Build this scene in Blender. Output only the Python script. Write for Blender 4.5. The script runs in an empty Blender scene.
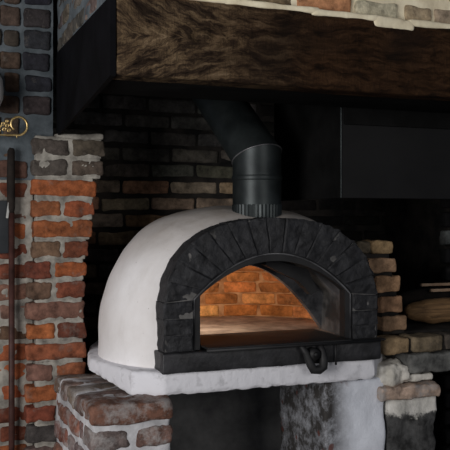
import bpy, bmesh, math, random
from mathutils import Vector, noise, Matrix
random.seed(7)
S = bpy.context.scene
C = S.collection
R = math.radians
H = 1.45                                    # eye height; heights below are given relative to it where "h" is added

# ---------------------------------------------------------------- camera
cam = bpy.data.objects.new('camera', bpy.data.cameras.new('camera'))
C.objects.link(cam); S.camera = cam
cam.location = (0, 0, H); cam.rotation_euler = (R(90), 0, R(-20.9))
cam.data.sensor_width = 36; cam.data.lens = 64; cam.data.shift_y = -7/450
cam.data.clip_start = .05; cam.data.clip_end = 60
# ---------------------------------------------------------------- world, lights, exposure
w = bpy.data.worlds.new('world'); S.world = w; w.use_nodes = True
bg = w.node_tree.nodes['Background']
bg.inputs[0].default_value = (.62, .72, .9, 1); bg.inputs[1].default_value = .11

def area(name, loc, target, sx, sy, power, col):
    l = bpy.data.lights.new(name, 'AREA'); l.shape = 'RECTANGLE'; l.size = sx; l.size_y = sy
    l.energy = power; l.color = col
    o = bpy.data.objects.new(name, l); C.objects.link(o); o.location = loc
    o.rotation_euler = (Vector(target)-Vector(loc)).to_track_quat('-Z', 'Y').to_euler()
    return o
area('window_light', (-1.75, .55, 1.5), (1.1, 3.0, 1.05), 1.3, 1.5, 84, (1, .97, .95))
area('room_fill_light', (1.9, -1.6, 1.9), (1.2, 2.6, 1.3), 1.6, 1.2, 26, (1, .96, .92))  # unseen fill, set to brighten the niche wall and front faces
S.view_settings.view_transform = 'Standard'; S.view_settings.look = 'None'
S.view_settings.gamma = 1; S.view_settings.use_curve_mapping = False
S.view_settings.exposure = 0.0

# ---------------------------------------------------------------- material helpers
def newmat(name):
    m = bpy.data.materials.new(name); m.use_nodes = True
    nt = m.node_tree; return m, nt, nt.nodes['Principled BSDF']
def nd(nt, t, **k):
    n = nt.nodes.new(t)
    for a, b in k.items(): setattr(n, a, b)
    return n
def coords(nt, scale=(1, 1, 1), rot=(0, 0, 0)):
    g = nd(nt, 'ShaderNodeTexCoord'); mp = nd(nt, 'ShaderNodeMapping')
    mp.inputs['Scale'].default_value = scale; mp.inputs['Rotation'].default_value = rot
    nt.links.new(g.outputs['Object'], mp.inputs[0]); return mp.outputs[0]
def nz(nt, vec, scale, detail=5, rough=.6, dist=0):
    n = nd(nt, 'ShaderNodeTexNoise'); n.inputs['Scale'].default_value = scale
    n.inputs['Detail'].default_value = detail; n.inputs['Roughness'].default_value = rough
    n.inputs['Distortion'].default_value = dist
    nt.links.new(vec, n.inputs['Vector']); return n.outputs[0]
def ramp(nt, fac, stops):
    r = nd(nt, 'ShaderNodeValToRGB')
    while len(r.color_ramp.elements) < len(stops): r.color_ramp.elements.new(.5)
    for e, (p, c) in zip(r.color_ramp.elements, stops):
        e.position = p; e.color = (c, c, c, 1) if isinstance(c, (int, float)) else (*c, 1)
    nt.links.new(fac, r.inputs[0]); return r.outputs[0]
def mix(nt, fac, a, b, mode='MIX'):
    n = nd(nt, 'ShaderNodeMix', data_type='RGBA', blend_type=mode)
    for s, v in ((n.inputs[0], fac), (n.inputs[6], a), (n.inputs[7], b)):
        if isinstance(v, (int, float)): s.default_value = v
        elif isinstance(v, tuple): s.default_value = (*v, 1)
        else: nt.links.new(v, s)
    return n.outputs[2]
def bump(nt, bsdf, hgt, strength=.5, dist=.004):
    b = nd(nt, 'ShaderNodeBump'); b.inputs['Strength'].default_value = strength; b.inputs['Distance'].default_value = dist
    nt.links.new(hgt, b.inputs['Height']); nt.links.new(b.outputs[0], bsdf.inputs['Normal'])
def rough_mat(name, c0, c1, scale=12, rough=.9, b=.6, bs=60, bd=.004, c2=None, p=(.35, .65), spec=.2, metal=0):
    m, nt, s = newmat(name); v = coords(nt)
    n = nz(nt, v, scale)
    st = [(p[0], c0), (p[1], c1)] if c2 is None else [(p[0], c0), ((p[0]+p[1])/2, c2), (p[1], c1)]
    nt.links.new(ramp(nt, n, st), s.inputs['Base Color'])
    s.inputs['Roughness'].default_value = rough; s.inputs['Specular IOR Level'].default_value = spec
    s.inputs['Metallic'].default_value = metal
    bump(nt, s, nz(nt, v, bs, 6), b, bd)
    return m
def brick_mat(name, wash=(.6, .58, .55), amt=.5, thr=.55, soot=0., spec=.15):
    """the brick's own colour comes from its 'tone' attribute; limewash and wear vary with noise"""
    m, nt, s = newmat(name); v = coords(nt)
    a = nd(nt, 'ShaderNodeAttribute', attribute_name='tone')
    n1 = ramp(nt, nz(nt, v, 22, 8, .72), [(.3, .3), (.7, 1.5)])
    col = mix(nt, 1, a.outputs['Color'], n1, 'MULTIPLY')
    n2 = ramp(nt, nz(nt, v, 14, 8, .72), [(thr, 0.), (thr+.16, amt)])
    col = mix(nt, n2, col, wash)
    if soot:
        n3 = ramp(nt, nz(nt, v, 7, 6, .7), [(.4, 0.), (.65, soot)])
        col = mix(nt, n3, col, (.015, .014, .015))
    nt.links.new(col, s.inputs['Base Color'])
    s.inputs['Roughness'].default_value = .93; s.inputs['Specular IOR Level'].default_value = spec
    bump(nt, s, nz(nt, v, 75, 8, .7), .8, .005)
    return m

M = {}
M['brick_left'] = brick_mat('old_red_brick', (.34, .3, .26), .5, .57, .4)
M['brick_plinth'] = brick_mat('limewashed_brick', (.45, .43, .42), .75, .47, .35)
M['brick_sooty'] = brick_mat('sooty_brick', (.25, .22, .18), .3, .58, .6)
M['brick_bright'] = brick_mat('buff_brick', (.62, .53, .38), .5, .55)
M['mortar_left'] = rough_mat('grey_lime_mortar', (.14, .13, .115), (.36, .34, .3), 16)
M['mortar_upper'] = rough_mat('blue_grey_mortar', (.05, .062, .07), (.13, .15, .165), 9)
M['mortar_dark'] = rough_mat('sooty_mortar', (.008, .008, .008), (.035, .03, .026), 10)
M['mortar_bright'] = rough_mat('cream_mortar', (.66, .57, .40), (.86, .78, .58), 14)
M['mortar_plinth'] = rough_mat('limewash_mortar', (.3, .3, .31), (.6, .6, .62), 10)
M['slab'] = rough_mat('white_painted_concrete', (.42, .42, .44), (.68, .68, .72), 22, .85, .8, 45, .003, p=(.25, .45))
M['slate'] = rough_mat('black_split_stone', (.006, .006, .007), (.030, .031, .035), 24, .66, .9, 40, .009, p=(.3, .8), spec=.35)
M['sill'] = rough_mat('black_sill_stone', (.009, .009, .01), (.028, .028, .031), 14, .5, .6, 50, .004, spec=.4)
M['steel'] = rough_mat('black_steel', (.008, .008, .009), (.02, .02, .021), 9, .62, .15, 90, .001, spec=.5, metal=.3)
M['throat'] = rough_mat('sooty_steel', (.03, .031, .034), (.2, .2, .21), 7, .38, .35, 18, .003, spec=.5, metal=.5, p=(.38, .64))
M['flue'] = rough_mat('smoke_dark_flue_steel', (.012, .016, .017), (.036, .044, .045), 7, .45, .2, 60, .001, spec=.5, metal=.55)
M['hood'] = rough_mat('matt_black_metal', (.009, .009, .0095), (.012, .012, .0125), 5, .6, .05, 60, .001, spec=.1)
M['panel'] = rough_mat('sooty_panel', (.002, .002, .0026), (.005, .005, .0065), 5, .75, .3, 30, .003, spec=.06)
M['black'] = rough_mat('soot', (.003, .003, .003), (.008, .008, .008), 5, .95, .3, 30, .003, spec=.05)  # also paints shade: strip on the hood, board behind the beam
M['pole'] = rough_mat('red_brown_iron', (.025, .012, .010), (.07, .03, .025), 14, .5, .3, 60, .001)
M['brass'] = rough_mat('aged_brass', (.42, .29, .11), (.75, .57, .27), 30, .35, .2, 90, .0005, metal=.9)
M['white_glass'] = rough_mat('white_glass', (.6, .6, .6), (.7, .7, .7), 5, .3, 0, 10, .001)
M['floor'] = rough_mat('dark_floor_tile', (.05, .045, .04), (.11, .1, .09), 5)
M['slate_plate'] = rough_mat('slate_plate', (.018, .021, .024), (.03, .033, .037), 6, .6, .2)
M['paper'] = rough_mat('pale_flake', (.3, .3, .29), (.45, .45, .43), 20)
M['hearth'] = rough_mat('fired_hearth_tile', (.16, .12, .10), (.42, .34, .29), 9, .85, .5, 50, .003)

def dome_mat():
    m, nt, s = newmat('white_render'); v = coords(nt)
    a = ramp(nt, nz(nt, v, 3.5, 6, .6), [(.35, (.68, .655, .645)), (.7, (.82, .81, .82))])
    st = ramp(nt, nz(nt, coords(nt, (9, 9, 2.0)), 2.2, 5, .6), [(.52, 0.), (.75, .2)])     # faint vertical trowel marks
    a = mix(nt, st, a, (.47, .44, .41))
    sp = nd(nt, 'ShaderNodeSeparateXYZ'); nt.links.new(v, sp.inputs[0])
    mr = nd(nt, 'ShaderNodeMapRange'); nt.links.new(sp.outputs[2], mr.inputs[0])
    mr.inputs[1].default_value = .44; mr.inputs[2].default_value = .66; mr.inputs[3].default_value = 0; mr.inputs[4].default_value = 1
    sm = nd(nt, 'ShaderNodeMath', operation='MULTIPLY'); nt.links.new(mr.outputs[0], sm.inputs[0])
    nt.links.new(ramp(nt, nz(nt, v, 6, 6, .7), [(.3, .45), (.7, .95)]), sm.inputs[1])
    a = mix(nt, sm.outputs[0], a, (.28, .23, .18))                                          # browner and darker towards the crown
    dk = ramp(nt, nz(nt, v, 75, 2, .5), [(.73, 0.), (.78, .6)])
    a = mix(nt, dk, a, (.1, .08, .06))
    nt.links.new(a, s.inputs['Base Color']); s.inputs['Roughness'].default_value = .8; s.inputs['Specular IOR Level'].default_value = .25
    bump(nt, s, nz(nt, v, 22, 6, .6), .35, .006)
    return m
M['dome'] = dome_mat()

def beam_mat():
    """oak grain that forks round a branch crotch near the left end"""
    m, nt, s = newmat('hewn_oak')
    v2 = coords(nt); sp = nd(nt, 'ShaderNodeSeparateXYZ'); nt.links.new(v2, sp.inputs[0])
    def mth(op, a, b=0, c=0):
        n = nd(nt, 'ShaderNodeMath', operation=op)
        for k, q in enumerate((a, b, c)):
            if isinstance(q, (int, float)): n.inputs[k].default_value = q
            else: nt.links.new(q, n.inputs[k])
        return n.outputs[0]
    wob = nz(nt, v2, 7, 4, .6)
    zc = mth('ABSOLUTE', mth('ADD', mth('SUBTRACT', sp.outputs[2], .12), mth('MULTIPLY_ADD', wob, .07, -.035)))
    xs = mth('MULTIPLY', mth('SMOOTH_MIN', sp.outputs[0], .26, .2), .5)
    w_ = mth('ADD', mth('ADD', zc, xs), mth('MULTIPLY', sp.outputs[0], -.03))
    cb = nd(nt, 'ShaderNodeCombineXYZ')
    nt.links.new(mth('MULTIPLY', sp.outputs[0], 2.6), cb.inputs[0]); nt.links.new(mth('MULTIPLY', sp.outputs[1], 6), cb.inputs[1]); nt.links.new(mth('MULTIPLY', w_, 13), cb.inputs[2])
    g = nz(nt, cb.outputs[0], 3.2, 10, .74, .5)
    fl = nz(nt, coords(nt, (22, 8, 5)), 6, 8, .8)
    col = ramp(nt, g, [(.36, (.008, .005, .004)), (.46, (.04, .026, .017)), (.55, (.14, .094, .053)), (.66, (.27, .195, .12))])
    mr = nd(nt, 'ShaderNodeMapRange'); nt.links.new(sp.outputs[0], mr.inputs[0])
    mr.inputs[1].default_value = .2; mr.inputs[2].default_value = .62; mr.inputs[3].default_value = 0; mr.inputs[4].default_value = .93
    col = mix(nt, mr.outputs[0], col, mix(nt, ramp(nt, g, [(.38, 0.), (.68, 1.)]), (.009, .005, .003), (.060, .026, .011)))   # the beam turns darker and red-brown towards the right
    col = mix(nt, ramp(nt, fl, [(.50, 0.), (.64, .6)]), col, (.010, .007, .005))
    big = nz(nt, v2, 3.4, 5, .6)
    col = mix(nt, ramp(nt, big, [(.52, 0.), (.66, .6)]), col, (.012, .008, .006))
    nt.links.new(col, s.inputs['Base Color']); s.inputs['Roughness'].default_value = .85; s.inputs['Specular IOR Level'].default_value = .06
    bump(nt, s, mth('ADD', g, fl), .9, .012)
    return m
M['beam'] = beam_mat()

def log_mat():
    m, nt, s = newmat('split_wood'); g = nz(nt, coords(nt, (1, 8, 14)), 4, 8, .7, .8)
    nt.links.new(ramp(nt, g, [(.3, (.05, .026, .01)), (.5, (.2, .11, .045)), (.7, (.34, .2, .09))]), s.inputs['Base Color'])
    s.inputs['Roughness'].default_value = .8; bump(nt, s, g, .8, .006); return m
M['wood'] = log_mat()
M['pale_wood'] = rough_mat('pale_stick_wood', (.34, .22, .14), (.5, .36, .25), 12, .7)
M['dark_log'] = rough_mat('dark_bark', (.006, .005, .005), (.022, .017, .014), 12)

def plaster_mat():
    """old plaster of the right pier: chalky white, mottled dark with reddish flecks towards the left"""
    m, nt, s = newmat('chalky_plaster'); v = coords(nt)
    base = ramp(nt, nz(nt, v, 4, 6, .6), [(.3, (.5, .52, .57)), (.6, (.72, .75, .82))])
    dirt = ramp(nt, nz(nt, v, 9, 8, .75), [(.5, 0.), (.66, .75)])
    sp = nd(nt, 'ShaderNodeSeparateXYZ'); nt.links.new(v, sp.inputs[0])
    mr = nd(nt, 'ShaderNodeMapRange'); nt.links.new(sp.outputs[0], mr.inputs[0])
    mr.inputs[1].default_value = .13; mr.inputs[2].default_value = .03; mr.inputs[3].default_value = 0; mr.inputs[4].default_value = 1
    ad = nd(nt, 'ShaderNodeMath', operation='MULTIPLY'); nt.links.new(mr.outputs[0], ad.inputs[0])
    nt.links.new(ramp(nt, nz(nt, v, 12, 8, .8), [(.3, .35), (.55, 1.)]), ad.inputs[1])
    col = mix(nt, ad.outputs[0], base, (.045, .042, .04))
    red = ramp(nt, nz(nt, v, 15, 2, .5), [(.66, 0.), (.7, .8)])
    rm = nd(nt, 'ShaderNodeMath', operation='MULTIPLY'); nt.links.new(red, rm.inputs[0]); nt.links.new(mr.outputs[0], rm.inputs[1])
    col = mix(nt, rm.outputs[0], col, (.12, .035, .025))
    nt.links.new(col, s.inputs['Base Color']); s.inputs['Roughness'].default_value = .9; s.inputs['Specular IOR Level'].default_value = .2
    bump(nt, s, nz(nt, v, 30, 8, .7), .7, .006); return m
M['plaster'] = plaster_mat()
M['cavity'] = rough_mat('grey_sooty_plaster', (.08, .08, .083), (.2, .2, .2), 6)
M['rubble'] = rough_mat('dark_damp_stone', (.022, .022, .022), (.1, .1, .1), 18, .9, .9, 40, .008)
def stone_mat():
    m, nt, s = newmat('dark_stone_under_lime'); v = coords(nt)
    a = ramp(nt, nz(nt, v, 18, 6, .6), [(.35, (.022, .022, .022)), (.65, (.1, .1, .1))])
    b = ramp(nt, nz(nt, v, 14, 6, .6), [(.35, (.45, .44, .4)), (.65, (.7, .68, .64))])
    sp = nd(nt, 'ShaderNodeSeparateXYZ'); nt.links.new(v, sp.inputs[0])
    ad = nd(nt, 'ShaderNodeMath', operation='MULTIPLY_ADD'); nt.links.new(nz(nt, v, 16, 8, .75), ad.inputs[0]); ad.inputs[1].default_value = .16; nt.links.new(sp.outputs[2], ad.inputs[2])
    f = ramp(nt, ad.outputs[0], [(.745, 0.), (.765, 1.)])
    nt.links.new(mix(nt, f, a, b), s.inputs['Base Color']); s.inputs['Roughness'].default_value = .9; s.inputs['Specular IOR Level'].default_value = .2
    bump(nt, s, nz(nt, v, 40, 8, .7), .9, .007); return m
M['rubble'] = stone_mat()
M['cement'] = rough_mat('grey_cement', (.05, .05, .048), (.2, .2, .19), 14, .9, .8, 40, .006)
M['lime'] = rough_mat('cream_lime_plaster', (.45, .43, .38), (.75, .72, .66), 14, .9, .8, 35, .006)

# ---------------------------------------------------------------- mesh helpers
def tag(o, label=None, cat=None, group=None, kind=None):
    for k, v in (('label', label), ('category', cat), ('group', group), ('kind', kind)):
        if v: o[k] = v
    return o
def empty(name, loc, label, cat, group=None):
    o = bpy.data.objects.new(name, None); C.objects.link(o); o.location = loc; o.empty_display_size = .05
    return tag(o, label, cat, group)
def obj(name, bm, mats, parent=None, smooth=True, origin=None):
    if not isinstance(mats, (list, tuple)): mats = [mats]
    off = Vector(origin) if origin else (Vector(parent.matrix_world.translation) if parent else Vector((0, 0, 0)))
    if parent is not None and origin is None: off = wloc(parent)
    bmesh.ops.translate(bm, vec=-off, verts=bm.verts)
    me = bpy.data.meshes.new(name); bm.to_mesh(me); bm.free()
    for m in mats: me.materials.append(m)
    if smooth: me.polygons.foreach_set('use_smooth', [True]*len(me.polygons))
    o = bpy.data.objects.new(name, me); C.objects.link(o)
    if parent: o.parent = parent; o.location = off-wloc(parent)
    else: o.location = off
    return o
def wloc(o):
    v = Vector(o.location); p = o.parent
    while p: v += p.location; p = p.parent
    return v
def auto(o, ang=35):
    o.data.set_sharp_from_angle(angle=R(ang)); return o
def fnoise(p, f, seed=0):
    return noise.noise(Vector((p[0]*f+seed*3.1, p[1]*f-seed*1.7, p[2]*f+seed)))
def col_layer(bm):
    l = bm.verts.layers.float_color.get('tone')
    return l or bm.verts.layers.float_color.new('tone')
def ticks(n, half, r):
    e = min(.45, r/max(half, 1e-6))
    a = [-1, -1+e*.35, -1+e]
    inner = [-1+e+(2-2*e)*i/n for i in range(1, n)]
    return a+inner+[1-e, 1-e*.35, 1]
def rbox(bm, c, half, r=.008, amp=.003, n=(4, 2, 2), col=(.3, .1, .05), mi=0, rot=None, f=22, seed=0):
    """a rounded, slightly lumpy block"""
    lay = col_layer(bm); c = Vector(c)
    T = [ticks(n[i], half[i], r) for i in range(3)]
    cache = {}
    def vert(i, j, k):
        key = (i, j, k)
        if key in cache: return cache[key]
        p = Vector((T[0][i]*half[0], T[1][j]*half[1], T[2][k]*half[2]))
        q = Vector([max(-(half[a]-min(r, half[a]*.9)), min(half[a]-min(r, half[a]*.9), p[a])) for a in range(3)])
        d = p-q; nrm = d.normalized() if d.length > 1e-9 else Vector((0, 0, 0))
        if d.length > 1e-9: p = q+nrm*min(r, d.length) if d.length > r else q+d
        if rot: p = rot @ p; nrm = rot @ nrm
        pw = c+p
        k2 = fnoise(pw, f, seed)*amp+fnoise(pw, f*3.3, seed+5)*amp*.5
        v = bm.verts.new(pw+nrm*k2); v[lay] = (*col, 1); cache[key] = v; return v
    N = [len(t)-1 for t in T]
    def quad(a, b, cc, d):
        f_ = bm.faces.new((a, b, cc, d)); f_.material_index = mi
    for j in range(N[1]):
        for k in range(N[2]):
            quad(vert(0, j, k), vert(0, j, k+1), vert(0, j+1, k+1), vert(0, j+1, k))
            quad(vert(N[0], j, k), vert(N[0], j+1, k), vert(N[0], j+1, k+1), vert(N[0], j, k+1))
    for i in range(N[0]):
        for k in range(N[2]):
            quad(vert(i, 0, k), vert(i+1, 0, k), vert(i+1, 0, k+1), vert(i, 0, k+1))
            quad(vert(i, N[1], k), vert(i, N[1], k+1), vert(i+1, N[1], k+1), vert(i+1, N[1], k))
    for i in range(N[0]):
        for j in range(N[1]):
            quad(vert(i, j, 0), vert(i, j+1, 0), vert(i+1, j+1, 0), vert(i+1, j, 0))
            quad(vert(i, j, N[2]), vert(i+1, j, N[2]), vert(i+1, j+1, N[2]), vert(i, j+1, N[2]))
def box(bm, x0, x1, y0, y1, z0, z1, **k):
    k.setdefault('r', .003); k.setdefault('amp', 0)
    rbox(bm, ((x0+x1)/2, (y0+y1)/2, (z0+z1)/2), ((x1-x0)/2, (y1-y0)/2, (z1-z0)/2), **k)
def jit(c, s=.15):
    k = 1+random.uniform(-s, s); return tuple(max(0, x*k*(1+random.uniform(-.06, .06))) for x in c)
def sheet(bm, p0, du, dv, L, Hh, nu, nv, nrm, amp, f=14, mi=0, seed=3):
    """a lumpy mortar face"""
    lay = col_layer(bm); p0, du, dv, nrm = map(Vector, (p0, du, dv, nrm)); g = []
    for i in range(nu+1):
        row = []
        for j in range(nv+1):
            p = p0+du*(L*i/nu)+dv*(Hh*j/nv)
            p = p+nrm*(fnoise(p, f, seed)*amp+fnoise(p, f*3, seed+2)*amp*.6)
            v = bm.verts.new(p); v[lay] = (.3, .3, .3, 1); row.append(v)
        g.append(row)
    for i in range(nu):
        for j in range(nv):
            fc = bm.faces.new((g[i][j], g[i+1][j], g[i+1][j+1], g[i][j+1])); fc.material_index = mi
def tube(bm, pts, rad, seg=12, mi=0, closed=False, cap=True):
    pts = [Vector(p) for p in pts]; rads = rad if isinstance(rad, (list, tuple)) else [rad]*len(pts)
    rings = []; up = None
    for i, p in enumerate(pts):
        a = pts[i-1] if (i or closed) else p; b = pts[(i+1) % len(pts)] if (i < len(pts)-1 or closed) else p
        t = (b-a).normalized()
        if up is None: up = t.orthogonal().normalized()
        up = (up-t*up.dot(t)).normalized(); s = t.cross(up)
        rings.append([bm.verts.new(p+(up*math.cos(2*math.pi*k/seg)+s*math.sin(2*math.pi*k/seg))*rads[i]) for k in range(seg)])
    for i in range(len(rings)-(0 if closed else 1)):
        A, B = rings[i], rings[(i+1) % len(rings)]
        for k in range(seg):
            f = bm.faces.new((A[k], A[(k+1) % seg], B[(k+1) % seg], B[k])); f.material_index = mi
    if cap and not closed:
        bm.faces.new(rings[0][::-1]).material_index = mi; bm.faces.new(rings[-1]).material_index = mi
def prism(bm, poly, y0, y1, mi=0):
    """poly in x, z extruded along y"""
    a = [bm.verts.new((x, y0, z)) for x, z in poly]; b = [bm.verts.new((x, y1, z)) for x, z in poly]
    bm.faces.new(a).material_index = mi; bm.faces.new(b[::-1]).material_index = mi
    n = len(poly)
    for i in range(n): bm.faces.new((a[i], b[i], b[(i+1) % n], a[(i+1) % n])).material_index = mi

ORANGE = (.33, .10, .040); RED = (.20, .062, .036); PINK = (.20, .11, .078); BROWN = (.12, .072, .05)
GREYB = (.075, .065, .06); DARKB = (.025, .027, .034); TAN = (.22, .16, .095); BUFF = (.38, .25, .13)
CREAM = (.5, .42, .27)

def courses(bm, axis, a0, a1, face, out, z0, nrows, pitch, bh, lens, pal, pro=.008, depth=.05, phase=0, amp=.003, wob=.004):
    """rows of bricks on a wall face. axis 'x' or 'y' runs along the wall; face = its coordinate; out = outward sign"""
    for r in range(nrows):
        zc = z0+pitch*(r+.5); L = lens[(r+phase) % len(lens)]; a = a0-(L*.5 if (r+phase) % 2 else 0)
        while a < a1:
            ln = L*random.uniform(.93, 1.05); s, e = max(a, a0), min(a+ln, a1); a += ln+.012
            if e-s < .03: continue
            col = pal((s+e)/2, zc); 
            if col is None: continue
            hb = bh*random.uniform(.9, 1.06)/2; p = pro+random.uniform(-wob, wob)
            mid = face+out*(p-depth/2)
            zz = zc+random.uniform(-.003, .003); ro = Matrix.Rotation(R(random.uniform(-1.6, 1.6)), 3, 'Y' if axis == 'x' else 'X')
            if axis == 'x': rbox(bm, ((s+e)/2, mid, zz), ((e-s)/2, depth/2, hb), r=.011, amp=amp*1.8, n=(6, 1, 3), col=jit(col), rot=ro, seed=r)
            else: rbox(bm, (mid, (s+e)/2, zz), (depth/2, (e-s)/2, hb), r=.011, amp=amp*1.8, n=(1, 6, 3), col=jit(col), rot=ro, seed=r)

# ================================================================ THE SETTING
bm = bmesh.new(); box(bm, -1.6, 3.6, -.4, 4.1, -.06, 0)
tag(obj('floor', bm, M['floor']), kind='structure')

# wall left of the fireplace
bm = bmesh.new()
def pal_l(x, z):
    if z < 1.62: return random.choice([ORANGE, RED, RED, PINK, BROWN])
    if z < 1.76: return random.choice([TAN, BROWN, BROWN])
    return None
def pal_u(x, z):
    if x < .375: return random.choice([(.10, .068, .05), (.12, .085, .06), (.06, .05, .04)])
    return random.choice([DARKB, (.035, .034, .04), (.05, .042, .042)])
box(bm, -.7, .49, 3.262, 3.42, 0, 3.0, mi=1)
sheet(bm, (-.7, 3.246, 0), (1, 0, 0), (0, 0, 1), 1.12, 1.60, 90, 150, (0, -1, 0), .009, mi=1)
sheet(bm, (-.7, 3.244, 1.60), (1, 0, 0), (0, 0, 1), 1.20, 1.40, 75, 100, (0, -1, 0), .006, mi=2)
courses(bm, 'x', -.7, .40, 3.25, -1, 0, 22, .08, .066, [.22, .12], pal_l)
for r in range(13):                                          # upper courses
    zc = 1.765+.0875*(r+.5)
    for s, e in ((.128+(r % 2)*.06, .30), (.312-(r % 2)*.02, .372), (.385, .492)):
        if r == 0 and s > .38: continue
        rbox(bm, ((s+e)/2+random.uniform(-.004, .004), 3.262, zc), ((e-s)/2-.001, .03, .035+random.uniform(-.004, .004)), r=.012, amp=.006, n=(5, 1, 3), col=jit(pal_u((s+e)/2, zc)), seed=r)
    for s in (-.66, -.40, -.13):
        rbox(bm, (s+.12, 3.262, zc), (.115, .03, .031), r=.012, amp=.006, n=(5, 1, 3), col=jit(BROWN), seed=r)
tag(obj('wall_left', bm, [M['brick_left'], M['mortar_left'], M['mortar_upper']]), kind='structure')

# niche back wall
bm = bmesh.new()
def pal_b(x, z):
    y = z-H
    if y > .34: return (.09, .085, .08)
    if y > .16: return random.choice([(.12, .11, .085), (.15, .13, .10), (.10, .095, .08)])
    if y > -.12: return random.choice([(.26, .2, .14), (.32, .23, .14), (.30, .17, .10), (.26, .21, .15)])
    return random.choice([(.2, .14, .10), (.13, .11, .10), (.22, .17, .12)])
box(bm, .42, 3.5, 3.86, 4.02, 0, 3.0, mi=1)
sheet(bm, (.42, 3.85, 0), (1, 0, 0), (0, 0, 1), 3.0, 3.0, 60, 60, (0, -1, 0), .005, mi=1)
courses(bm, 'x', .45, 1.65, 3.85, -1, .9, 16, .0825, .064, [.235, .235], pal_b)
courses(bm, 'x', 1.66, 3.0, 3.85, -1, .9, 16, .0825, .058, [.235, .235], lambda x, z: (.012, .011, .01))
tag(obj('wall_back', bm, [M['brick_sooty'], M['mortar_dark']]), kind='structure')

# right return of the niche
bm = bmesh.new()
box(bm, 2.42, 3.3, 3.22, 3.84, 0, 3.0, mi=1)
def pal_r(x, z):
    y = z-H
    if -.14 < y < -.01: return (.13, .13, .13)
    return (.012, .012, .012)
courses(bm, 'x', 2.36, 3.0, 3.215, -1, 0, 26, .0875, .066, [.25, .125], pal_r, phase=1)
tag(obj('wall_right', bm, [M['brick_sooty'], M['mortar_dark']]), kind='structure')

# chimney breast over the beam
bm = bmesh.new()
box(bm, .53, 3.3, 2.262, 2.40, 2.1, 3.0, mi=1); box(bm, .53, .66, 2.40, 3.25, 2.1, 3.0, mi=1)
sheet(bm, (.525, 2.238, 2.08), (1, 0, 0), (0, 0, 1), 2.7, .92, 120, 40, (0, -1, 0), .006, mi=1)
sheet(bm, (.522, 3.26, 2.08), (0, -1, 0), (0, 0, 1), 1.01, .92, 50, 40, (-1, 0, 0), .006, mi=2)
xx = .62
def topbrick(s, e, col, zc=2.122, hh=.028):
    rbox(bm, ((s+e)/2, 2.262, zc), ((e-s)/2, .03, hh), r=.01, amp=.006, n=(6, 1, 3), col=col, seed=int(s*50))
for s, e, c in ((.53, .72, PINK), (.735, .86, CREAM), (.875, 1.075, TAN), (1.09, 1.283, (.5, .24, .12)), (1.30, 1.455, (.55, .5, .36)),
                (1.485, 1.585, (.4, .31, .2)), (1.6, 1.78, (.36, .28, .2)), (1.8, 2.0, BUFF), (2.02, 2.2, PINK), (2.22, 2.42, BUFF)):
    topbrick(s, e, c, 2.122+(.004 if s < 1.2 else -.002))
courses(bm, 'x', .53, 2.9, 2.25, -1, 2.165, 9, .082, .06, [.22, .12], lambda x, z: random.choice([BUFF, CREAM, ORANGE, TAN]), pro=.02, phase=1)
courses(bm, 'y', 2.27, 3.24, .522, -1, 2.10, 10, .085, .062, [.2, .12], lambda x, z: random.choice([(.14, .11, .095), GREYB, (.13, .11, .10)]), pro=.002)
for x, z, rx, rz in ((1.25, 2.087, .12, .009), (1.41, 2.077, .06, .019), (1.46, 2.074, .045, .018), (1.64, 2.084, .16, .011), (1.0, 2.092, .16, .009), (.75, 2.093, .16, .008), (1.9, 2.086, .16, .01)):
    rbox(bm, (x, 2.238, z), (rx, .032, rz), r=.012, amp=.004, n=(10, 1, 2), mi=1, seed=9, f=12)
tag(obj('wall_chimney', bm, [M['brick_bright'], M['mortar_bright'], M['mortar_upper']]), kind='structure')

bm = bmesh.new(); box(bm, -.7, 3.3, 2.2, 4.02, 3.0, 3.06)  # unseen cover added over the fireplace to block light from above
tag(obj('light_cover', bm, M['mortar_left']), kind='structure')

# ================================================================ LARGE THINGS
# oak beam
def make_beam():
    bm = bmesh.new()
    x0, x1, y0, y1, z0, z1 = .518, 3.0, 2.21, 2.30, H+.40, H+.638
    rbox(bm, ((x0+x1)/2, (y0+y1)/2, (z0+z1)/2), ((x1-x0)/2, (y1-y0)/2, (z1-z0)/2), r=.009, amp=0, n=(150, 6, 26))
    for v in bm.verts:
        p = v.co; q = Vector((p.x*3.0+p.z*1.2, p.y*6, p.z*16-p.x*2.2))
        d = noise.noise(q)*.006+noise.noise(q*3.1)*.0035
        # knot with grain curling round it
        kx, kz = p.x-.78, (p.z-(H+.53))*2.2; rr = math.hypot(kx, kz)
        d += math.exp(-(rr/.11)**2)*(.012*math.sin(rr*140)-.006)
        if p.y < y0+.03: v.co.y += -d
        v.co.z += fnoise(p, 3.5)*.006
    o = obj('wooden_beam', bm, M['beam'], origin=(x0, y0, z0))
    b = bmesh.new(); box(b, x0+.004, x1, y1+.003, 2.56, z0+.002, z1)  # black board added so the beam's underside reads as shade
    obj('underside_shade_board', b, M['black'], o)['label'] = 'black board behind the beam, added to darken its underside'
    return tag(o, 'long rough-hewn dark oak beam spanning the top of the fireplace', 'beam')
make_beam()

# black side board of the hood, from the beam back to the wall
bm = bmesh.new()
poly = [(2.212, H+.40), (2.212, H+.625), (3.235, H+.66), (3.235, H+.325), (3.1, H+.335)]
a = [bm.verts.new((.500+(y-2.2)*.012, y, z)) for y, z in poly]; b = [bm.verts.new((.516+(y-2.2)*.004, y, z)) for y, z in poly]
bm.faces.new(a[::-1]); bm.faces.new(b)
for i in range(5): bm.faces.new((a[i], a[(i+1) % 5], b[(i+1) % 5], b[i]))
o = obj('hood_side_board', bm, M['panel'], smooth=False, origin=(.495, 2.7, H+.5))
tag(o, 'soot-black board closing the left side of the hood behind the beam end', 'board')

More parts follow.
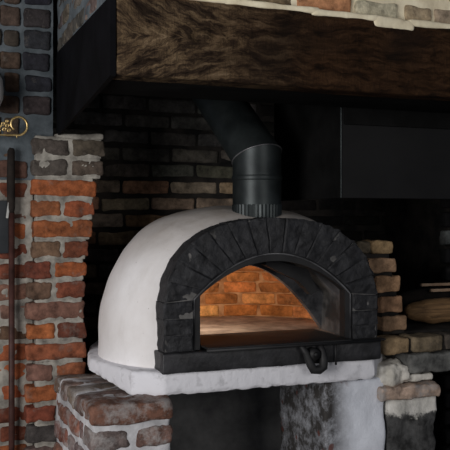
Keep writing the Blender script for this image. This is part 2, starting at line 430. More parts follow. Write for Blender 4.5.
# left brick pillar
def make_pillar():
    bm = bmesh.new(); rows = []
    z = H+.322; r = 0
    spec = {0: ([GREYB, (.09, .075, .06)], .70), 1: ([(.1, .085, .07), (.1, .08, .065)], .695), 2: ([ORANGE], .665), 3: ([(.3, .1, .045), (.28, .085, .04)], .66),
            4: ([(.33, .1, .04)], .65), 5: ([PINK, RED], .635), 6: ([RED, ORANGE], .625), 7: ([BROWN, RED], .62)}
    while z > .08:
        pitch = .081
        cols, xr = spec.get(r, (None, .62+random.uniform(-.006, .006)))
        if cols is None:
            pool = [ORANGE, RED, PINK, PINK, (.3, .1, .05)]
            if z < H-.75: pool = [GREYB, (.12, .09, .08), PINK]
            cols = [random.choice(pool)] if r % 2 == 0 else [random.choice(pool), random.choice(pool)]
        xl = (.412 if r < 6 else .388)+random.uniform(-.005, .006); zc = z-pitch/2
        n = len(cols); seg = (xr-xl-(n-1)*.014)/n; x = xl
        for i, c in enumerate(cols):
            wd = seg*(1+(random.uniform(-.12, .12) if n == 2 and i == 0 else 0))
            e = x+wd if i < n-1 else xr
            rbox(bm, ((x+e)/2, 3.255, zc), ((e-x)/2, .06, .0325+random.uniform(-.003, .002)), r=.010, amp=.009, n=(12, 2, 5), col=jit(c, .1), seed=r,
                 rot=Matrix.Rotation(R(random.uniform(-1.2, 1.2)), 3, 'Y'))
            x = e+.014
        for yy in (3.40, 3.56, 3.72):                        # the bricks of the return into the niche
            rbox(bm, (xr-.06, yy, zc), (.06, .07, .030), r=.012, amp=.006, n=(2, 4, 3), col=jit((.05, .035, .03)), seed=r)
        rows.append((zc, xr)); z -= pitch; r += 1
    for zc, xr in rows:
        rbox(bm, ((.425+xr-.010)/2, 3.485, zc), ((xr-.010-.425)/2, .283, .0435), r=.006, amp=.006, n=(26, 6, 5), mi=1, seed=2)
    rbox(bm, (.60, 3.24, H+.326), (.095, .05, .012), r=.01, amp=.006, n=(8, 2, 2), mi=1)
    o = obj('brick_pillar', bm, [M['brick_left'], M['mortar_left']], origin=(.53, 3.45, 0))
    tag(o, 'worn orange-red brick pillar left of the oven, holding up the hood board', 'pillar')
make_pillar()

# left plinth
def make_plinth():
    bm = bmesh.new(); top = H-.617; x0, x1, y0, y1 = .522, .805, 2.60, 3.19
    rbox(bm, ((x0+x1)/2, (y0+y1)/2, (top-.006)/2), ((x1-x0)/2-.008, (y1-y0)/2-.008, (top-.006)/2), r=.012, amp=.007, n=(14, 26, 40), mi=1, f=16)
    z = top; r = 0
    while z > .1:
        bh = .068 if r == 0 else .066; zc = z-bh/2; hb = bh/2
        wc = [(.22, .10, .075), (.26, .14, .11), (.17, .1, .085), (.3, .17, .13), (.2, .16, .15)]
        if r == 0:
            rbox(bm, ((x0+x1)/2, y0+.058, zc), ((x1-x0)/2, .06, hb), r=.014, amp=.012, n=(12, 5, 4), col=(.17, .085, .06), f=16)
        elif r % 2:
            m = x0+.135
            for s, e in ((x0, m), (m+.014, x1)):
                rbox(bm, ((s+e)/2, y0+.058, zc), ((e-s)/2, .06, hb), r=.016, amp=.010, n=(7, 4, 4), col=jit(random.choice(wc)), seed=r)
        else:
            rbox(bm, ((x0+x1)/2-.02, y0+.058, zc), ((x1-x0)/2-.02, .06, hb), r=.016, amp=.010, n=(10, 4, 4), col=jit(random.choice(wc)), seed=r)
        y = y0+.13+(0 if r % 2 == 0 else .06); 
        if r % 2: rbox(bm, (x0+.06, y-.032, zc), (.06, .024, hb), r=.012, amp=.008, n=(3, 2, 3), col=jit(random.choice(wc)), seed=r)
        while y < y1-.05:
            ln = .112 if (r % 2 == 0) else random.choice([.112, .23]); e = min(y+ln, y1)
            ex = x1-x0 if r == 0 else .12
            rbox(bm, (x0+ex/2, (y+e)/2, zc-.002), (ex/2, (e-y)/2, hb-.001), r=.014, amp=.009, n=(6, 4, 4), col=jit(random.choice(wc) if r else (.17, .12, .095)), seed=r)
            y = e+.013
        z -= bh+.018; r += 1
    for v in bm.verts: v.co.x -= max(0, v.co.y-2.66)*.055*max(0, (x1-v.co.x)/(x1-x0))
    o = obj('brick_plinth', bm, [M['brick_plinth'], M['mortar_plinth']], origin=(.66, 2.9, 0))
    tag(o, 'low limewashed brick plinth carrying the left end of the white slab', 'plinth')
make_plinth()

# cavity back wall and right pier
bm = bmesh.new(); box(bm, .72, 1.60, 3.36, 3.42, 0, H-.622, r=.004, amp=.003, n=(20, 1, 20))
tag(obj('cavity_back_panel', bm, M['cavity'], origin=(1.1, 3.4, 0)), 'dark grey plastered wall closing the back of the hollow under the oven', 'wall')

bm = bmesh.new()
rbox(bm, (1.565, 2.895, (H-.62)/2), (.132, .205, (H-.62)/2), r=.012, amp=.008, n=(14, 24, 44), f=9)
o = obj('plastered_pier', bm, M['plaster'], origin=(1.43, 2.69, 0))
tag(o, 'chalky white plastered pier under the right end of the oven slab', 'pier')

def make_stone_pillar():
    bm = bmesh.new()
    rbox(bm, (1.817, 2.93, (H-.70)/2), (.112, .245, (H-.70)/2), r=.014, amp=.014, n=(16, 24, 40), f=14)
    bw = bmesh.new()
    rbox(bw, (1.795, 2.925, H-.748), (.134, .25, .046), r=.012, amp=.014, n=(16, 20, 6), f=14)
    pl = empty('stone_pillar', (1.795, 2.93, 0), 'dark grey stone pillar with a pinkish brick course near its top', 'pillar')
    bw.free(); obj('shaft', bm, M['rubble'], pl)
    b = bmesh.new(); rbox(b, (1.797, 2.91, H-.682), (.134, .25, .026), r=.01, amp=.010, n=(18, 16, 4), col=(.5, .37, .29), f=24)
    obj('brick_course', b, M['brick_plinth'], pl)
    b = bmesh.new(); rbox(b, (1.735, 2.84, H-.615), (.085, .155, .044), r=.032, amp=.02, n=(12, 12, 6), f=16)
    rbox(b, (1.86, 2.92, H-.637), (.07, .22, .018), r=.012, amp=.012, n=(8, 12, 3), f=16)
    obj('lime_mortar_lump', b, M['lime'], pl)
make_stone_pillar()

# ledge to the right: cement slab with a row of bricks
led = empty('brick_ledge', (2.2, 2.9, H-.614), 'sooty brick-topped cement ledge running right from the oven', 'ledge')
bm = bmesh.new(); rbox(bm, (2.23, 3.02, H-.575), (.43, .34, .038), r=.012, amp=.010, n=(44, 20, 4), f=16)
obj('cement_slab', bm, M['cement'], led)
bm = bmesh.new()
for s, e, c in ((1.684, 1.803, (.3, .21, .12)), (1.815, 1.962, (.2, .155, .10)), (1.975, 2.1, (.12, .1, .08)), (2.112, 2.35, TAN), (2.362, 2.6, BROWN)):
    rbox(bm, ((s+e)/2, 2.735, H-.501), ((e-s)/2, .055, .031), r=.012, amp=.008, n=(8, 3, 3), col=c, seed=int(s*9))
rbox(bm, (2.15, 2.742, H-.505), (.45, .05, .026), r=.004, amp=.003, n=(30, 3, 2), mi=1)
obj('brick_row', bm, [M['brick_sooty'], M['mortar_dark']], led)
bm = bmesh.new(); rbox(bm, (2.24, 3.09, H-.502), (.42, .26, .033), r=.008, amp=.004, n=(20, 12, 2))
obj('hearth_top', bm, M['mortar_dark'], led)

# ================================================================ THE OVEN
XC, ZB = 1.215, -.534
oven = empty('pizza_oven', (XC, 2.66, H-.617), 'white domed wood-fired pizza oven with black stone arch on a white slab', 'oven')
# slab
sl = bmesh.new()
out = [(-.425, 2.658), (-.528, 2.712), (-.612, 3.03), (-.592, 3.16), (-.545, 3.35), (-.46, 3.54), (-.33, 3.68), (-.15, 3.75), (.15, 3.75), (.33, 3.68), (.46, 3.54), (.545, 3.35), (.57, 3.10), (.53, 2.79), (.413, 2.66)]
dense = []
for i in range(len(out)):
    a, b = Vector(out[i]), Vector(out[(i+1) % len(out)]); n = max(2, int((b-a).length/.012))
    for k in range(n): dense.append(a+(b-a)*k/n)
zs = [H-.617, H-.611, H-.60, H-.58, H-.56, H-.545, H-.538, H-ZB*-1]
rings = []
cen = Vector((0, 3.2))
for iz, z in enumerate(zs):
    ins = (.007, .001, 0, 0, 0, .001, .005, .010)[iz]; ring = []
    for q in dense:
        d = (q-cen).normalized(); p = Vector((XC+q.x-d.x*ins, q.y-d.y*ins, z))
        k = fnoise(p, 34)*.0022+fnoise(p, 100)*.0014
        if iz <= 1: k -= max(0, fnoise(p, 40, 4))*.008; p.z += max(0, fnoise(p, 40, 4))*.007
        if q.x < 0: p.z += max(0, min(.035, (q.y-2.74)*.12))*(H+ZB-z)/.083
        ring.append(sl.verts.new((p.x+d.x*k, p.y+d.y*k, p.z)))
    rings.append(ring)
n = len(dense)
for A, B in zip(rings, rings[1:]):
    for i in range(n): sl.faces.new((A[i], A[(i+1) % n], B[(i+1) % n], B[i]))
sl.faces.new(rings[0][::-1]); sl.faces.new(rings[-1])
auto(obj('slab', sl, M['slab'], oven), 40)['label'] = 'white painted concrete slab with chipped lower edge'

# dome shell
ST = [(2.735, .425, .512), (2.77, .468, .535), (2.83, .512, .552), (2.92, .553, .570), (3.03, .572, .582), (3.13, .562, .585), (3.24, .52, .578), (3.35, .485, .555), (3.45, .44, .51), (3.53, .375, .44), (3.60, .285, .345), (3.65, .18, .22), (3.67, .06, .075)]
def interp(y):
    for (ya, aa, ba), (yb, ab, bb) in zip(ST, ST[1:]):
        if y <= yb: t = (y-ya)/(yb-ya); t = max(0, t); return aa+(ab-aa)*t, ba+(bb-ba)*t
    return ST[-1][1:]
NE = 2.5
def dome_edge(y, z):
    a, b = interp(y); h = (z-ZB)/b
    return a*max(0, 1-h**NE)**(1/NE) if 0 <= h < 1 else 0
dm = bmesh.new(); rings = []
ys = []
for (ya, _, _), (yb, _, _) in zip(ST, ST[1:]):
    for k in range(3): ys.append(ya+(yb-ya)*k/3)
ys.append(ST[-1][0])
# smooth the profile a little
prof = [interp(y) for y in ys]
for _ in range(3):
    prof = [prof[0]]+[((prof[i-1][0]+2*prof[i][0]+prof[i+1][0])/4, (prof[i-1][1]+2*prof[i][1]+prof[i+1][1])/4) for i in range(1, len(prof)-1)]+[prof[-1]]
for y, (a, b) in zip(ys, prof):
    ring = []
    for k in range(73):
        th = math.pi*k/72; c, s = math.cos(th), math.sin(th)
        x = -a*math.copysign(abs(c)**(2/NE), c); z = b*abs(s)**(2/NE)
        p = Vector((XC+x, y, H+ZB+z)); k_ = fnoise(p, 5)*.006+fnoise(p, 16)*.003
        d = Vector((x, 0, z)).normalized() if (x or z) else Vector((0, 0, 1))
        ring.append(dm.verts.new(p+d*k_ if z > .002 else p))
    rings.append(ring)
for A, B in zip(rings, rings[1:]):
    for k in range(72): dm.faces.new((A[k], B[k], B[k+1], A[k+1]))
dm.faces.new(rings[-1])
obj('dome', dm, M['dome'], oven)['label'] = 'smooth white rendered dome, browner on top'

# stone arch
def outer_pt(t):                                  # t 0..1 left spring to right spring at z -.295
    return OUT(t)
def polyline(fn, n=400):
    P = [Vector(fn(i/n)) for i in range(n+1)]; L = [0]
    for a, b in zip(P, P[1:]): L.append(L[-1]+(b-a).length)
    def at(t):
        s = t*L[-1]
        for i in range(n):
            if L[i+1] >= s: u = (s-L[i])/max(1e-9, L[i+1]-L[i]); return P[i].lerp(P[i+1], u)
        return P[-1]
    return at
def of(t):
    a0 = math.asin(min(1, .12)) ; th = math.pi-(a0+(math.pi-2*a0)*t)
    c, s = math.cos(th), math.sin(th); e = 2/2.5
    return (.427*math.copysign(abs(c)**e, c), -.36+.36*abs(s)**e)
def seg_arch(half, z0, rise, p=2.0):
    def f(t):
        x = -half*math.cos(math.pi*t); return (x, z0+rise*(1-abs(x/half)**p)**.97)
    return f
OUT = polyline(of); INN = polyline(seg_arch(.319, -.285, .160))
def stone(a0, a1, b0, b1, y0, y1, seed):
    """inner edge a0-a1, outer edge b0-b1"""
    bm = bmesh.new(); nu, nv = 12, 16; g = []
    lift = random.uniform(-.003, .003); tx, tz = random.uniform(-1, 1), random.uniform(-1, 1)
    for i in range(nu+1):
        row = []
        for j in range(nv+1):
            u, v = i/nu, j/nv; u = .008+.984*u
            p = a0.lerp(a1, u).lerp(b0.lerp(b1, u), v)
            edge = min(i, nu-i)/nu*2; ed2 = min(j, nv-j)/nv*2
            q = Vector((XC+p.x, y0, H+p.y)); rough = fnoise(q, 22, seed)*.007+fnoise(q, 60, seed)*.0035
            dep = y0-lift-(rough+tx*(u-.5)*.006+tz*(v-.5)*.006)*(1 if edge > 0 and ed2 > 0 else .3)+(.003 if edge == 0 or ed2 == 0 else 0)
            if j == nv: r_ = fnoise(q, 40, seed)*.005; q.x += r_; q.z += r_
            row.append(bm.verts.new((q.x, dep, q.z)))
        g.append(row)
    for i in range(nu):
        for j in range(nv): bm.faces.new((g[i][j], g[i+1][j], g[i+1][j+1], g[i][j+1]))
    ringf = [g[i][0] for i in range(nu+1)]+[g[nu][j] for j in range(1, nv+1)]+[g[i][nv] for i in range(nu-1, -1, -1)]+[g[0][j] for j in range(nv-1, 0, -1)]
    back = [bm.verts.new((v.co.x, y1, v.co.z)) for v in ringf]; m = len(ringf)
    for i in range(m): bm.faces.new((ringf[i], ringf[(i+1) % m], back[(i+1) % m], back[i]))
    bm.faces.new(back); bmesh.ops.recalc_face_normals(bm, faces=bm.faces)
    return bm
# backing ring = mortar between the stones
def ring_mesh(inn, outp, y0, y1):
    bm = bmesh.new(); A = [[bm.verts.new((XC+p.x, y, H+p.y)) for p in inn] for y in (y0, y1)]; B = [[bm.verts.new((XC+p.x, y, H+p.y)) for p in outp] for y in (y0, y1)]
    n = len(inn)
    for i in range(n-1):
        bm.faces.new((A[0][i], A[0][i+1], B[0][i+1], B[0][i])); bm.faces.new((A[1][i], B[1][i], B[1][i+1], A[1][i+1]))
        bm.faces.new((A[0][i], A[1][i], A[1][i+1], A[0][i+1])); bm.faces.new((B[0][i], B[0][i+1], B[1][i+1], B[1][i]))
    for i in (0, n-1): bm.faces.new((A[0][i], B[0][i], B[1][i], A[1][i]))
    bmesh.ops.recalc_face_normals(bm, faces=bm.faces); return bm
V2 = Vector
NA = 60
inn = [V2((-.321, -.465))]+[INN(i/NA)*1.0 for i in range(NA+1)]+[V2((.321, -.465))]
outp = [V2((-.422, -.465))]+[V2((OUT(i/NA).x*.988, OUT(i/NA).y-.004)) for i in range(NA+1)]+[V2((.422, -.465))]
M['arch_mortar'] = rough_mat('pale_arch_mortar', (.02, .02, .02), (.16, .155, .15), 10)
arch = obj('stone_arch', ring_mesh(inn, outp, 2.661, 2.755), M['arch_mortar'], oven, smooth=False)
arch['label'] = 'surround of rough black split stones'
NS = 15
for i in range(NS):
    g = .0016
    t0, t1 = i/NS, (i+1)/NS
    auto(obj('arch_stone', stone(INN(t0), INN(t1), OUT(t0), OUT(t1), 2.655, 2.752, i), M['slate'], arch), 28)
for sx in (-1, 1):
    for k, (z0, z1) in enumerate(((-.467, -.409), (-.409, -.352), (-.352, -.295))):
        zi1 = z1 if k < 2 else -.288
        auto(obj('arch_stone', stone(V2((sx*.319, z0)), V2((sx*.319, zi1)), V2((sx*.427, z0)), V2((sx*.427, z1)), 2.655, 2.752, 40+k+sx*3), M['slate'], arch), 28)
# sill
bm = bmesh.new(); rbox(bm, (XC-.002, 2.71, H-.503), (.434, .07, .035), r=.006, amp=.003, n=(50, 4, 4), f=20)
sill = obj('sill', bm, M['sill'], oven); sill['label'] = 'long black stone sill'
# steel door frame
F_IN = polyline(seg_arch(.29, -.275, .118)); F_OUT = polyline(seg_arch(.318, -.284, .158))
inn = [V2((-.29, -.465))]+[F_IN(i/NA) for i in range(NA+1)]+[V2((.29, -.465))]
outp = [V2((-.318, -.465))]+[F_OUT(i/NA) for i in range(NA+1)]+[V2((.318, -.465))]
fr = auto(obj('door_frame', ring_mesh(inn, outp, 2.668, 2.71), M['steel'], oven), 30); fr['label'] = 'black steel door frame'
rim_i = [V2((p.x*.985, p.y-.004)) for p in outp]; 
bm = bmesh.new(); tube(bm, [(XC+p.x, 2.668, H+p.y) for p in rim_i], .0035, 6); obj('frame_rim', bm, M['throat'], fr)
# throat between frame and firebrick mouth
def tunnel(prof, y0, y1):
    bm = bmesh.new(); A = [bm.verts.new((XC+p.x, y0, H+p.y)) for p in prof]; B = [bm.verts.new((XC+p.x*1.0, y1, H+p.y)) for p in prof]
    for i in range(len(prof)-1): bm.faces.new((A[i], A[i+1], B[i+1], B[i]))
    return bm
T_P = polyline(seg_arch(.325, -.30, .175)); tp = [V2((-.325, -.46))]+[T_P(i/NA) for i in range(NA+1)]+[V2((.325, -.46))]
obj('throat', tunnel(tp, 2.712, 2.925), M['throat'], oven)
# flue baffle hanging in the throat on the right
bm = bmesh.new()
prism(bm, [(XC+.03, H-.155), (XC+.20, H-.20), (XC+.245, H-.285), (XC+.215, H-.30), (XC+.16, H-.245), (XC+.02, H-.18)], 2.80, 2.84)
obj('flue_damper', bm, M['steel'], oven, smooth=False)
# firebrick mouth wall at 2.93
me_ = polyline(lambda t: (-.335*math.cos(math.pi*t), -.46+.272*(1-abs(math.cos(math.pi*t))**1.75)))
inn = [me_(i/NA) for i in range(NA+1)]
outp = [V2((-.5*math.cos(math.pi*i/NA), -.465+.50*math.sin(math.pi*i/NA))) for i in range(NA+1)]
obj('mouth_wall', ring_mesh(inn, outp, 2.926, 2.96), M['throat'], oven, smooth=False)
# hearth floor
bm = bmesh.new()
rbox(bm, (XC, 3.14, H-.476), (.44, .33, .020), r=.003, amp=.001, n=(8, 8, 1))
hf = obj('hearth_floor', bm, M['hearth'], oven)
# inner firebrick vault
bm = bmesh.new(); cx, cy, z0, Hh, rx, ry = XC, 3.12, -.456, .35, .46, .36
def ring_at(z, ang, off=0):
    s = (1-min(.999, (z-z0)/Hh)**2.3)**(1/2.3); return Vector((cx+(rx+off)*s*math.cos(ang), cy+(ry+off)*s*math.sin(ang), H+z))
lay = col_layer(bm)
sh = [[bm.verts.new(ring_at(z0+Hh*k/14*.995, R(-25+230*i/60), -.004)) for i in range(61)] for k in range(15)]
for k in range(14):
    for i in range(60): bm.faces.new((sh[k][i], sh[k+1][i], sh[k+1][i+1], sh[k][i+1])).material_index = 1
bm.faces.new(sh[14]).material_index = 1
def ell_len(z): s = (1-((z-z0)/Hh)**2.3)**(1/2.3); return s*math.pi*(rx+ry)/2*(230/180)
z = z0; r = 0
while z < z0+Hh-.02:
    zc = min(z+.028, z0+Hh*.985)
    L = ell_len(zc); nb = max(4, int(L/.15)); 
    for i in range(nb):
        ang = R(-25+230*(i+(.5 if r % 2 else 0))/nb); wd = L/nb/2-.004
        p = ring_at(zc, ang); p2 = ring_at(min(zc+.01, z0+Hh*.99), ang); pt = ring_at(zc, ang+.02)
        t = (pt-p).normalized(); up = (p2-p).normalized(); nr = t.cross(up).normalized()
        rot = Matrix((t, -nr, up)).transposed()
        if rot.determinant() < 0: rot = Matrix((t, nr, up)).transposed()
        c = random.choice([(.62, .25, .08), (.52, .19, .06), (.7, .32, .12), (.5, .2, .07)])
        rbox(bm, p, (wd, .014, .025), r=.008, amp=.004, n=(5, 1, 3), col=jit(c, .12), rot=rot, seed=r)
    step = .056*max(.35, (1-((zc-z0)/Hh)**2.3)**.6); z += step; r += 1
M['fire_mortar'] = rough_mat('burnt_fire_mortar', (.3, .14, .06), (.6, .34, .18), 14)
M['firebrick'] = brick_mat('firebrick', (.75, .5, .28), .4, .6, .25)
obj('firebrick_vault', bm, [M['firebrick'], M['fire_mortar']], oven)['label'] = 'orange firebrick vault inside the oven'
# landing shelf in front of the mouth
bm = bmesh.new(); rbox(bm, (XC+.003, 2.768, H-.4545), (.286, .158, .0035), r=.003, amp=.0008, n=(20, 4, 1))
tube(bm, [(XC-.285, 2.612, H-.461), (XC+.41, 2.612, H-.461)], .006, 10)
rbox(bm, (XC+.36, 2.632, H-.459), (.075, .022, .003), r=.002, n=(8, 2, 1))
landing = obj('landing_shelf', bm, M['steel'], oven); landing['label'] = 'thin dark steel landing shelf in front of the mouth'
# latch hanging on the sill
def P(x, z, y): return (XC+x-.055, y, H+z)
bm = bmesh.new()
tube(bm, [P(.135, -.462, 2.622), P(.155, -.49, 2.618), P(.172, -.535, 2.612), P(.182, -.553, 2.61), P(.205, -.555, 2.61), P(.222, -.545, 2.61), P(.226, -.52, 2.612), P(.222, -.49, 2.618), P(.216, -.466, 2.622)],
     [.009, .013, .016, .017, .017, .017, .016, .014, .011], 12)
lt = obj('latch', bm, M['steel'], oven); lt['label'] = 'hanging black metal latch loop'
bm = bmesh.new(); tube(bm, [P(.187, -.497, 2.640), P(.187, -.497, 2.60)], [.023, .019], 20); tube(bm, [P(.187, -.497, 2.60), P(.187, -.497, 2.594)], [.010, .006], 14)
obj('latch_pivot', bm, M['steel'], lt)
bm = bmesh.new(); tube(bm, [P(.284, -.465, 2.628), P(.284, -.545, 2.628)], .004, 8); obj('drop_pin', bm, M['steel'], oven)

# ================================================================ FLUE
flue = empty('flue_pipe', (XC, 2.86, H+.0), 'dark steel smoke pipe rising from the oven and bending back', 'flue pipe')
fx, fy, rr = XC+.012, 2.865, .095
def lathe(z0r, name, mat):
    bm = bmesh.new(); seg = 40; rings = [[bm.verts.new((fx+r*math.cos(2*math.pi*k/seg), fy+r*math.sin(2*math.pi*k/seg), H+z)) for k in range(seg)] for z, r in z0r]
    for A, B in zip(rings, rings[1:]):
        for k in range(seg): bm.faces.new((A[k], A[(k+1) % seg], B[(k+1) % seg], B[k]))
    return auto(obj(name, bm, mat, flue), 40)
bm = bmesh.new(); seg = 80
rings = [[bm.verts.new((fx+(rr-.001+(.003 if k % 2 else 0))*math.cos(2*math.pi*k/seg), fy+(rr-.001+(.003 if k % 2 else 0))*math.sin(2*math.pi*k/seg), H+z)) for k in range(seg)] for z in (-.045, .052)]
for k in range(seg): bm.faces.new((rings[0][k], rings[0][(k+1) % seg], rings[1][(k+1) % seg], rings[1][k]))
obj('crimped_sleeve', bm, M['flue'], flue, smooth=False)
lathe([(.05, rr), (.145, rr), (.147, rr+.003), (.155, rr+.005), (.163, rr+.003), (.165, rr-.002)], 'lower_section', M['flue'])
# upper vertical piece, mitred into the slanted piece
ax = Vector((-.14, .70, .66)).normalized(); zc = H+.238
def mitre(p0, axis, n, length0, name):
    bm = bmesh.new(); seg = 40; A = []; B = []
    u = Vector((1, 0, 0)); v = axis.cross(u).normalized()
    for k in range(seg):
        o_ = u*math.cos(2*math.pi*k/seg)*rr+v*math.sin(2*math.pi*k/seg)*rr
        # point on the mitre plane through p0 with normal n
        s = -(o_.dot(n))/axis.dot(n); A.append(bm.verts.new(p0+o_+axis*s)); B.append(bm.verts.new(p0+o_+axis*length0))
    for k in range(seg): bm.faces.new((A[k], A[(k+1) % seg], B[(k+1) % seg], B[k]))
    bmesh.ops.recalc_face_normals(bm, faces=bm.faces)
    return obj(name, bm, M['flue'], flue)
p0 = Vector((fx, fy, zc)); up = Vector((0, 0, 1)); nm = (up+ax).normalized()
mitre(p0, up, nm, -.078, 'elbow_piece')
mitre(p0, ax, nm, .78, 'slanted_section')
bm = bmesh.new(); seg = 40; pts = []
for k in range(seg):
    o_ = Vector((math.cos(2*math.pi*k/seg)*(rr+.001), math.sin(2*math.pi*k/seg)*(rr+.001), 0)); pts.append(p0+o_+up*(-(o_.dot(nm))/up.dot(nm)))
tube(bm, pts, .0028, 6, closed=True); obj('elbow_seam', bm, M['throat'], flue)

# ================================================================ EXTRACTOR HOOD
hood = empty('extractor_hood', (1.9, 2.9, H+.074), 'matt black metal extractor box hanging under the right of the beam', 'hood')
def pbox(name, x0, x1, y0, y1, z0, z1, m, parent):
    bm = bmesh.new(); box(bm, x0, x1, y0, y1, z0, z1, r=.002); return obj(name, bm, m, parent, smooth=False)
pbox('front_panel', 1.452, 2.9, 2.60, 2.612, H+.074, H+.72, M['hood'], hood)
pbox('side_panel', 1.452, 1.464, 2.612, 3.20, H+.074, H+.72, M['black'], hood)
pbox('bottom_lip', 1.464, 2.9, 2.612, 2.65, H+.074, H+.080, M['hood'], hood)
pbox('lit_edge_strip', 1.448, 1.453, 2.597, 2.604, H+.074, H+.72, M['flue'], hood)  # paler strip puts the lit corner edge into the colour
pbox('shadow_strip', 1.462, 2.9, 2.585, 2.599, H+.345, H+.72, M['black'], hood)  # black strip painting the beam's shadow band on the panel

# ================================================================ STEPPED BRICK PIER beside the arch
bm = bmesh.new()
rows = [(-.142, -.093, 1.776), (-.215, -.162, 1.79), (-.296, -.235, 1.81), (-.377, -.316, 1.819), (-.452, -.397, 1.838)]
cc = [(.34, .23, .12), (.40, .25, .15), (.42, .25, .14), (.33, .19, .11), (.32, .2, .12)]
for (za, zb, xr), c in zip(rows, cc):
    xl = XC+dome_edge(2.83, (za+zb)/2)+.012
    if xr-xl > .13:
        xm = xr-.092; rbox(bm, ((xl+xm-.005)/2, 2.815, H+(za+zb)/2), ((xm-.005-xl)/2, .05, (zb-za)/2), r=.010, amp=.006, n=(6, 3, 3), col=(.16, .13, .09)); xl = xm
    rbox(bm, ((xl+xr)/2, 2.815, H+(za+zb)/2), ((xr-xl)/2+.003, .055, (zb-za)/2+.002), r=.008, amp=.006, n=(6, 3, 4), col=c, seed=int(-za*50))
for i in range(5):
    za = -.466 if i == 4 else rows[i+1][1]; zb = rows[i][0]; xr = rows[i][2]; xl = XC+dome_edge(2.83, za)+.012
    if i < 4: rbox(bm, ((xl+xr-.008)/2, 2.82, H+(za+zb)/2), ((xr-.008-xl)/2, .047, (zb-za)/2+.004), r=.004, amp=.003, n=(4, 2, 1), mi=1)
    else: rbox(bm, ((xl+xr)/2, 2.82, H-.459), ((xr-xl)/2, .047, .009), r=.004, amp=.003, n=(4, 2, 1), mi=1)
M['brick_buff'] = brick_mat('buff_hand_brick', (.5, .36, .22), .35, .6, .25)
o = obj('stepped_brick_stack', bm, [M['brick_buff'], M['mortar_dark']], origin=(1.79, 2.815, H-.467))
tag(o, 'stepped stack of buff bricks rising against the right of the oven arch', 'brick stack')

# ================================================================ LOGS AND STICKS on the ledge
def log(name, x0, x1, y, z, ry_, rz_, mat, label, end=.5, seed=0):
    bm = bmesh.new(); rings = []; n = 26; seg = 28
    for i in range(n+1):
        t = i/n; x = x0+(x1-x0)*t; k = min(1, (.30+.70*min(1, (t/ .22))**.55)) if t < .22 else 1
        k *= 1-.05*math.sin(t*5)
        rings.append([])
        for j in range(seg):
            a = 2*math.pi*j/seg; c, s = math.cos(a), math.sin(a)
            p = Vector((x, y+ry_*k*c, z+rz_*k*math.copysign(abs(s)**.85, s))); d = fnoise(p, 14, seed)*.009
            rings[-1].append(bm.verts.new((p.x, p.y+c*d, p.z+s*d)))
    for A, B in zip(rings, rings[1:]):
        for j in range(seg): bm.faces.new((A[j], A[(j+1) % seg], B[(j+1) % seg], B[j]))
    bm.faces.new(rings[0][::-1]); bm.faces.new(rings[-1]); bmesh.ops.recalc_face_normals(bm, faces=bm.faces)
    o = obj(name, bm, mat, origin=((x0+x1)/2, y, z-rz_)); tag(o, label, 'log'); return o
log('firewood_log', 1.98, 2.55, 2.98, H-.467+.058, .062, .057, M['wood'], 'yellow-brown split log lying lengthwise on the ledge right of the brick stack')
log('rear_log', 2.02, 2.62, 3.13, H-.467+.072, .065, .072, M['dark_log'], 'black log lying behind the yellow-brown log', seed=4)  # near-black log placed behind, under the sticks
for i, (z, y, lab) in enumerate(((H-.467+.1565, 3.14, 'upper of two pale wooden sticks above the split log'), (H-.467+.1375, 3.065, 'lower of two pale wooden sticks, just above the split log'))):
    bm = bmesh.new(); rbox(bm, (2.40, y, z), (.23, .009, .0065), r=.002, amp=.001, n=(10, 1, 1))
    o = obj('wooden_stick', bm, M['pale_wood'], origin=(2.40, y, z)); tag(o, lab, 'stick', 'pale sticks by the split log')

# ================================================================ LEFT EDGE: pole, plate, brass lamp
px_, py_ = .335, 3.205
pole = empty('fire_poker', (px_, py_, 0), 'slim red-brown pole standing upright before the brick wall at far left', 'pole')
bm = bmesh.new(); tube(bm, [(px_, py_, 0), (px_, py_, H+.02)], .0115, 14); obj('shaft', bm, M['pole'], pole)
bm = bmesh.new(); tube(bm, [(px_-.002, py_, H+.02), (px_-.002, py_, H+.04), (px_-.003, py_, H+.15), (px_-.002, py_, H+.26), (px_, py_, H+.272)], [.0118, .015, .016, .014, .009], 14)
obj('handle', bm, M['dark_log'], pole)['label'] = 'darker, thicker upper grip'

bm = bmesh.new(); rbox(bm, (.20, 3.222, H-.035), (.125, .012, .103), r=.003, amp=.001, n=(6, 1, 6))
tag(obj('slate_plate', bm, M['slate_plate'], origin=(.2, 3.22, H-.138)), 'dark blue-grey plate on the wall behind the pole', 'plate')
bm = bmesh.new(); rbox(bm, (.322, 3.20, H+.035), (.0045, .005, .036), r=.002, amp=.002, n=(1, 1, 6), rot=Matrix.Rotation(R(8), 3, 'Y'))
tag(obj('pale_strip', bm, M['paper'], origin=(.322, 3.2, H)), 'small pale sliver at the right edge of the dark plate', 'strip')

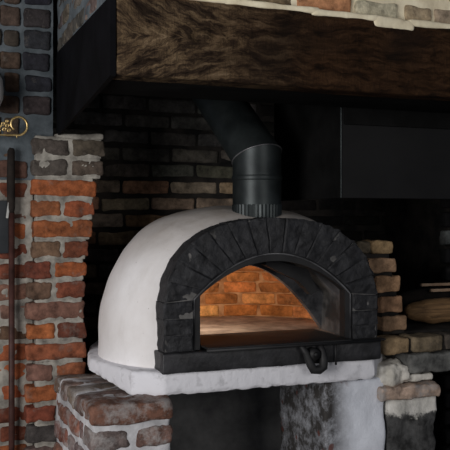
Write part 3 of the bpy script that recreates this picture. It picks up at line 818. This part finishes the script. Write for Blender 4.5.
lamp = empty('wall_lamp', (.2, 3.2, H+.29), 'ornate brass wall bracket with curled end and a white shade', 'wall lamp')
LY = 3.13
def sp(cx, cz, r0, r1, a0, a1, n=40): return [(cx+(r0+(r1-r0)*i/n)*math.cos(R(a0+(a1-a0)*i/n)), LY, cz+(r0+(r1-r0)*i/n)*math.sin(R(a0+(a1-a0)*i/n))) for i in range(n+1)]
bm = bmesh.new()
cx_, cz_ = .350, H+.355
tube(bm, [(.10, LY, H+.315), (.2, LY, H+.315), (.33, LY, H+.3145)]+sp(cx_, cz_, .041, .022, -105, 235), [.0038]*3+[.0046]*41, 8)
tube(bm, [(.345, LY, H+.314), (.347, LY, H+.304)], [.003, .0015], 8)
tube(bm, [(.16, LY, H+.315), (.16, 3.245, H+.315)], .006, 8)
obj('bracket', bm, M['brass'], lamp)
bm = bmesh.new()
for cx2, cz2, r_ in ((.312, .350, .008), (.300, .336, .008), (.318, .332, .007), (.296, .356, .008), (.283, .345, .008), (.310, .366, .006), (.28, .328, .007), (.268, .358, .008), (.265, .335, .008), (.25, .35, .008)):
    tube(bm, sp(cx2, H+cz2, r_, r_*.35, 0, 520, 22), .0022, 6)
obj('filigree', bm, M['brass'], lamp)
bm = bmesh.new(); seg = 32; profl = [(.03, .405), (.055, .42), (.068, .45), (.070, .48), (.066, .52), (.05, .55), (.03, .56)]
rings = [[bm.verts.new((.228+r*math.cos(2*math.pi*k/seg), LY+r*math.sin(2*math.pi*k/seg), H+z)) for k in range(seg)] for r, z in profl]
for A, B in zip(rings, rings[1:]):
    for k in range(seg): bm.faces.new((A[k], A[(k+1) % seg], B[(k+1) % seg], B[k]))
tube(bm, [(.228, LY, H+.315), (.228, LY, H+.41)], .01, 12)
obj('lamp_shade', bm, M['white_glass'], lamp)['label'] = 'white shade at the photo edge'

# warm light from an unseen source added inside the oven, left of the vault
l = bpy.data.lights.new('added_oven_light', 'AREA'); l.shape = 'DISK'; l.size = .07; l.energy = 1.9; l.color = (1, .84, .64)
o = bpy.data.objects.new('added_oven_light', l); C.objects.link(o); o.location = (.93, 3.0, H-.27)
o.rotation_euler = (Vector((1.5, 3.4, H-.38))-o.location).to_track_quat('-Z', 'Y').to_euler()
o.parent = oven; o.location = o.location-oven.location
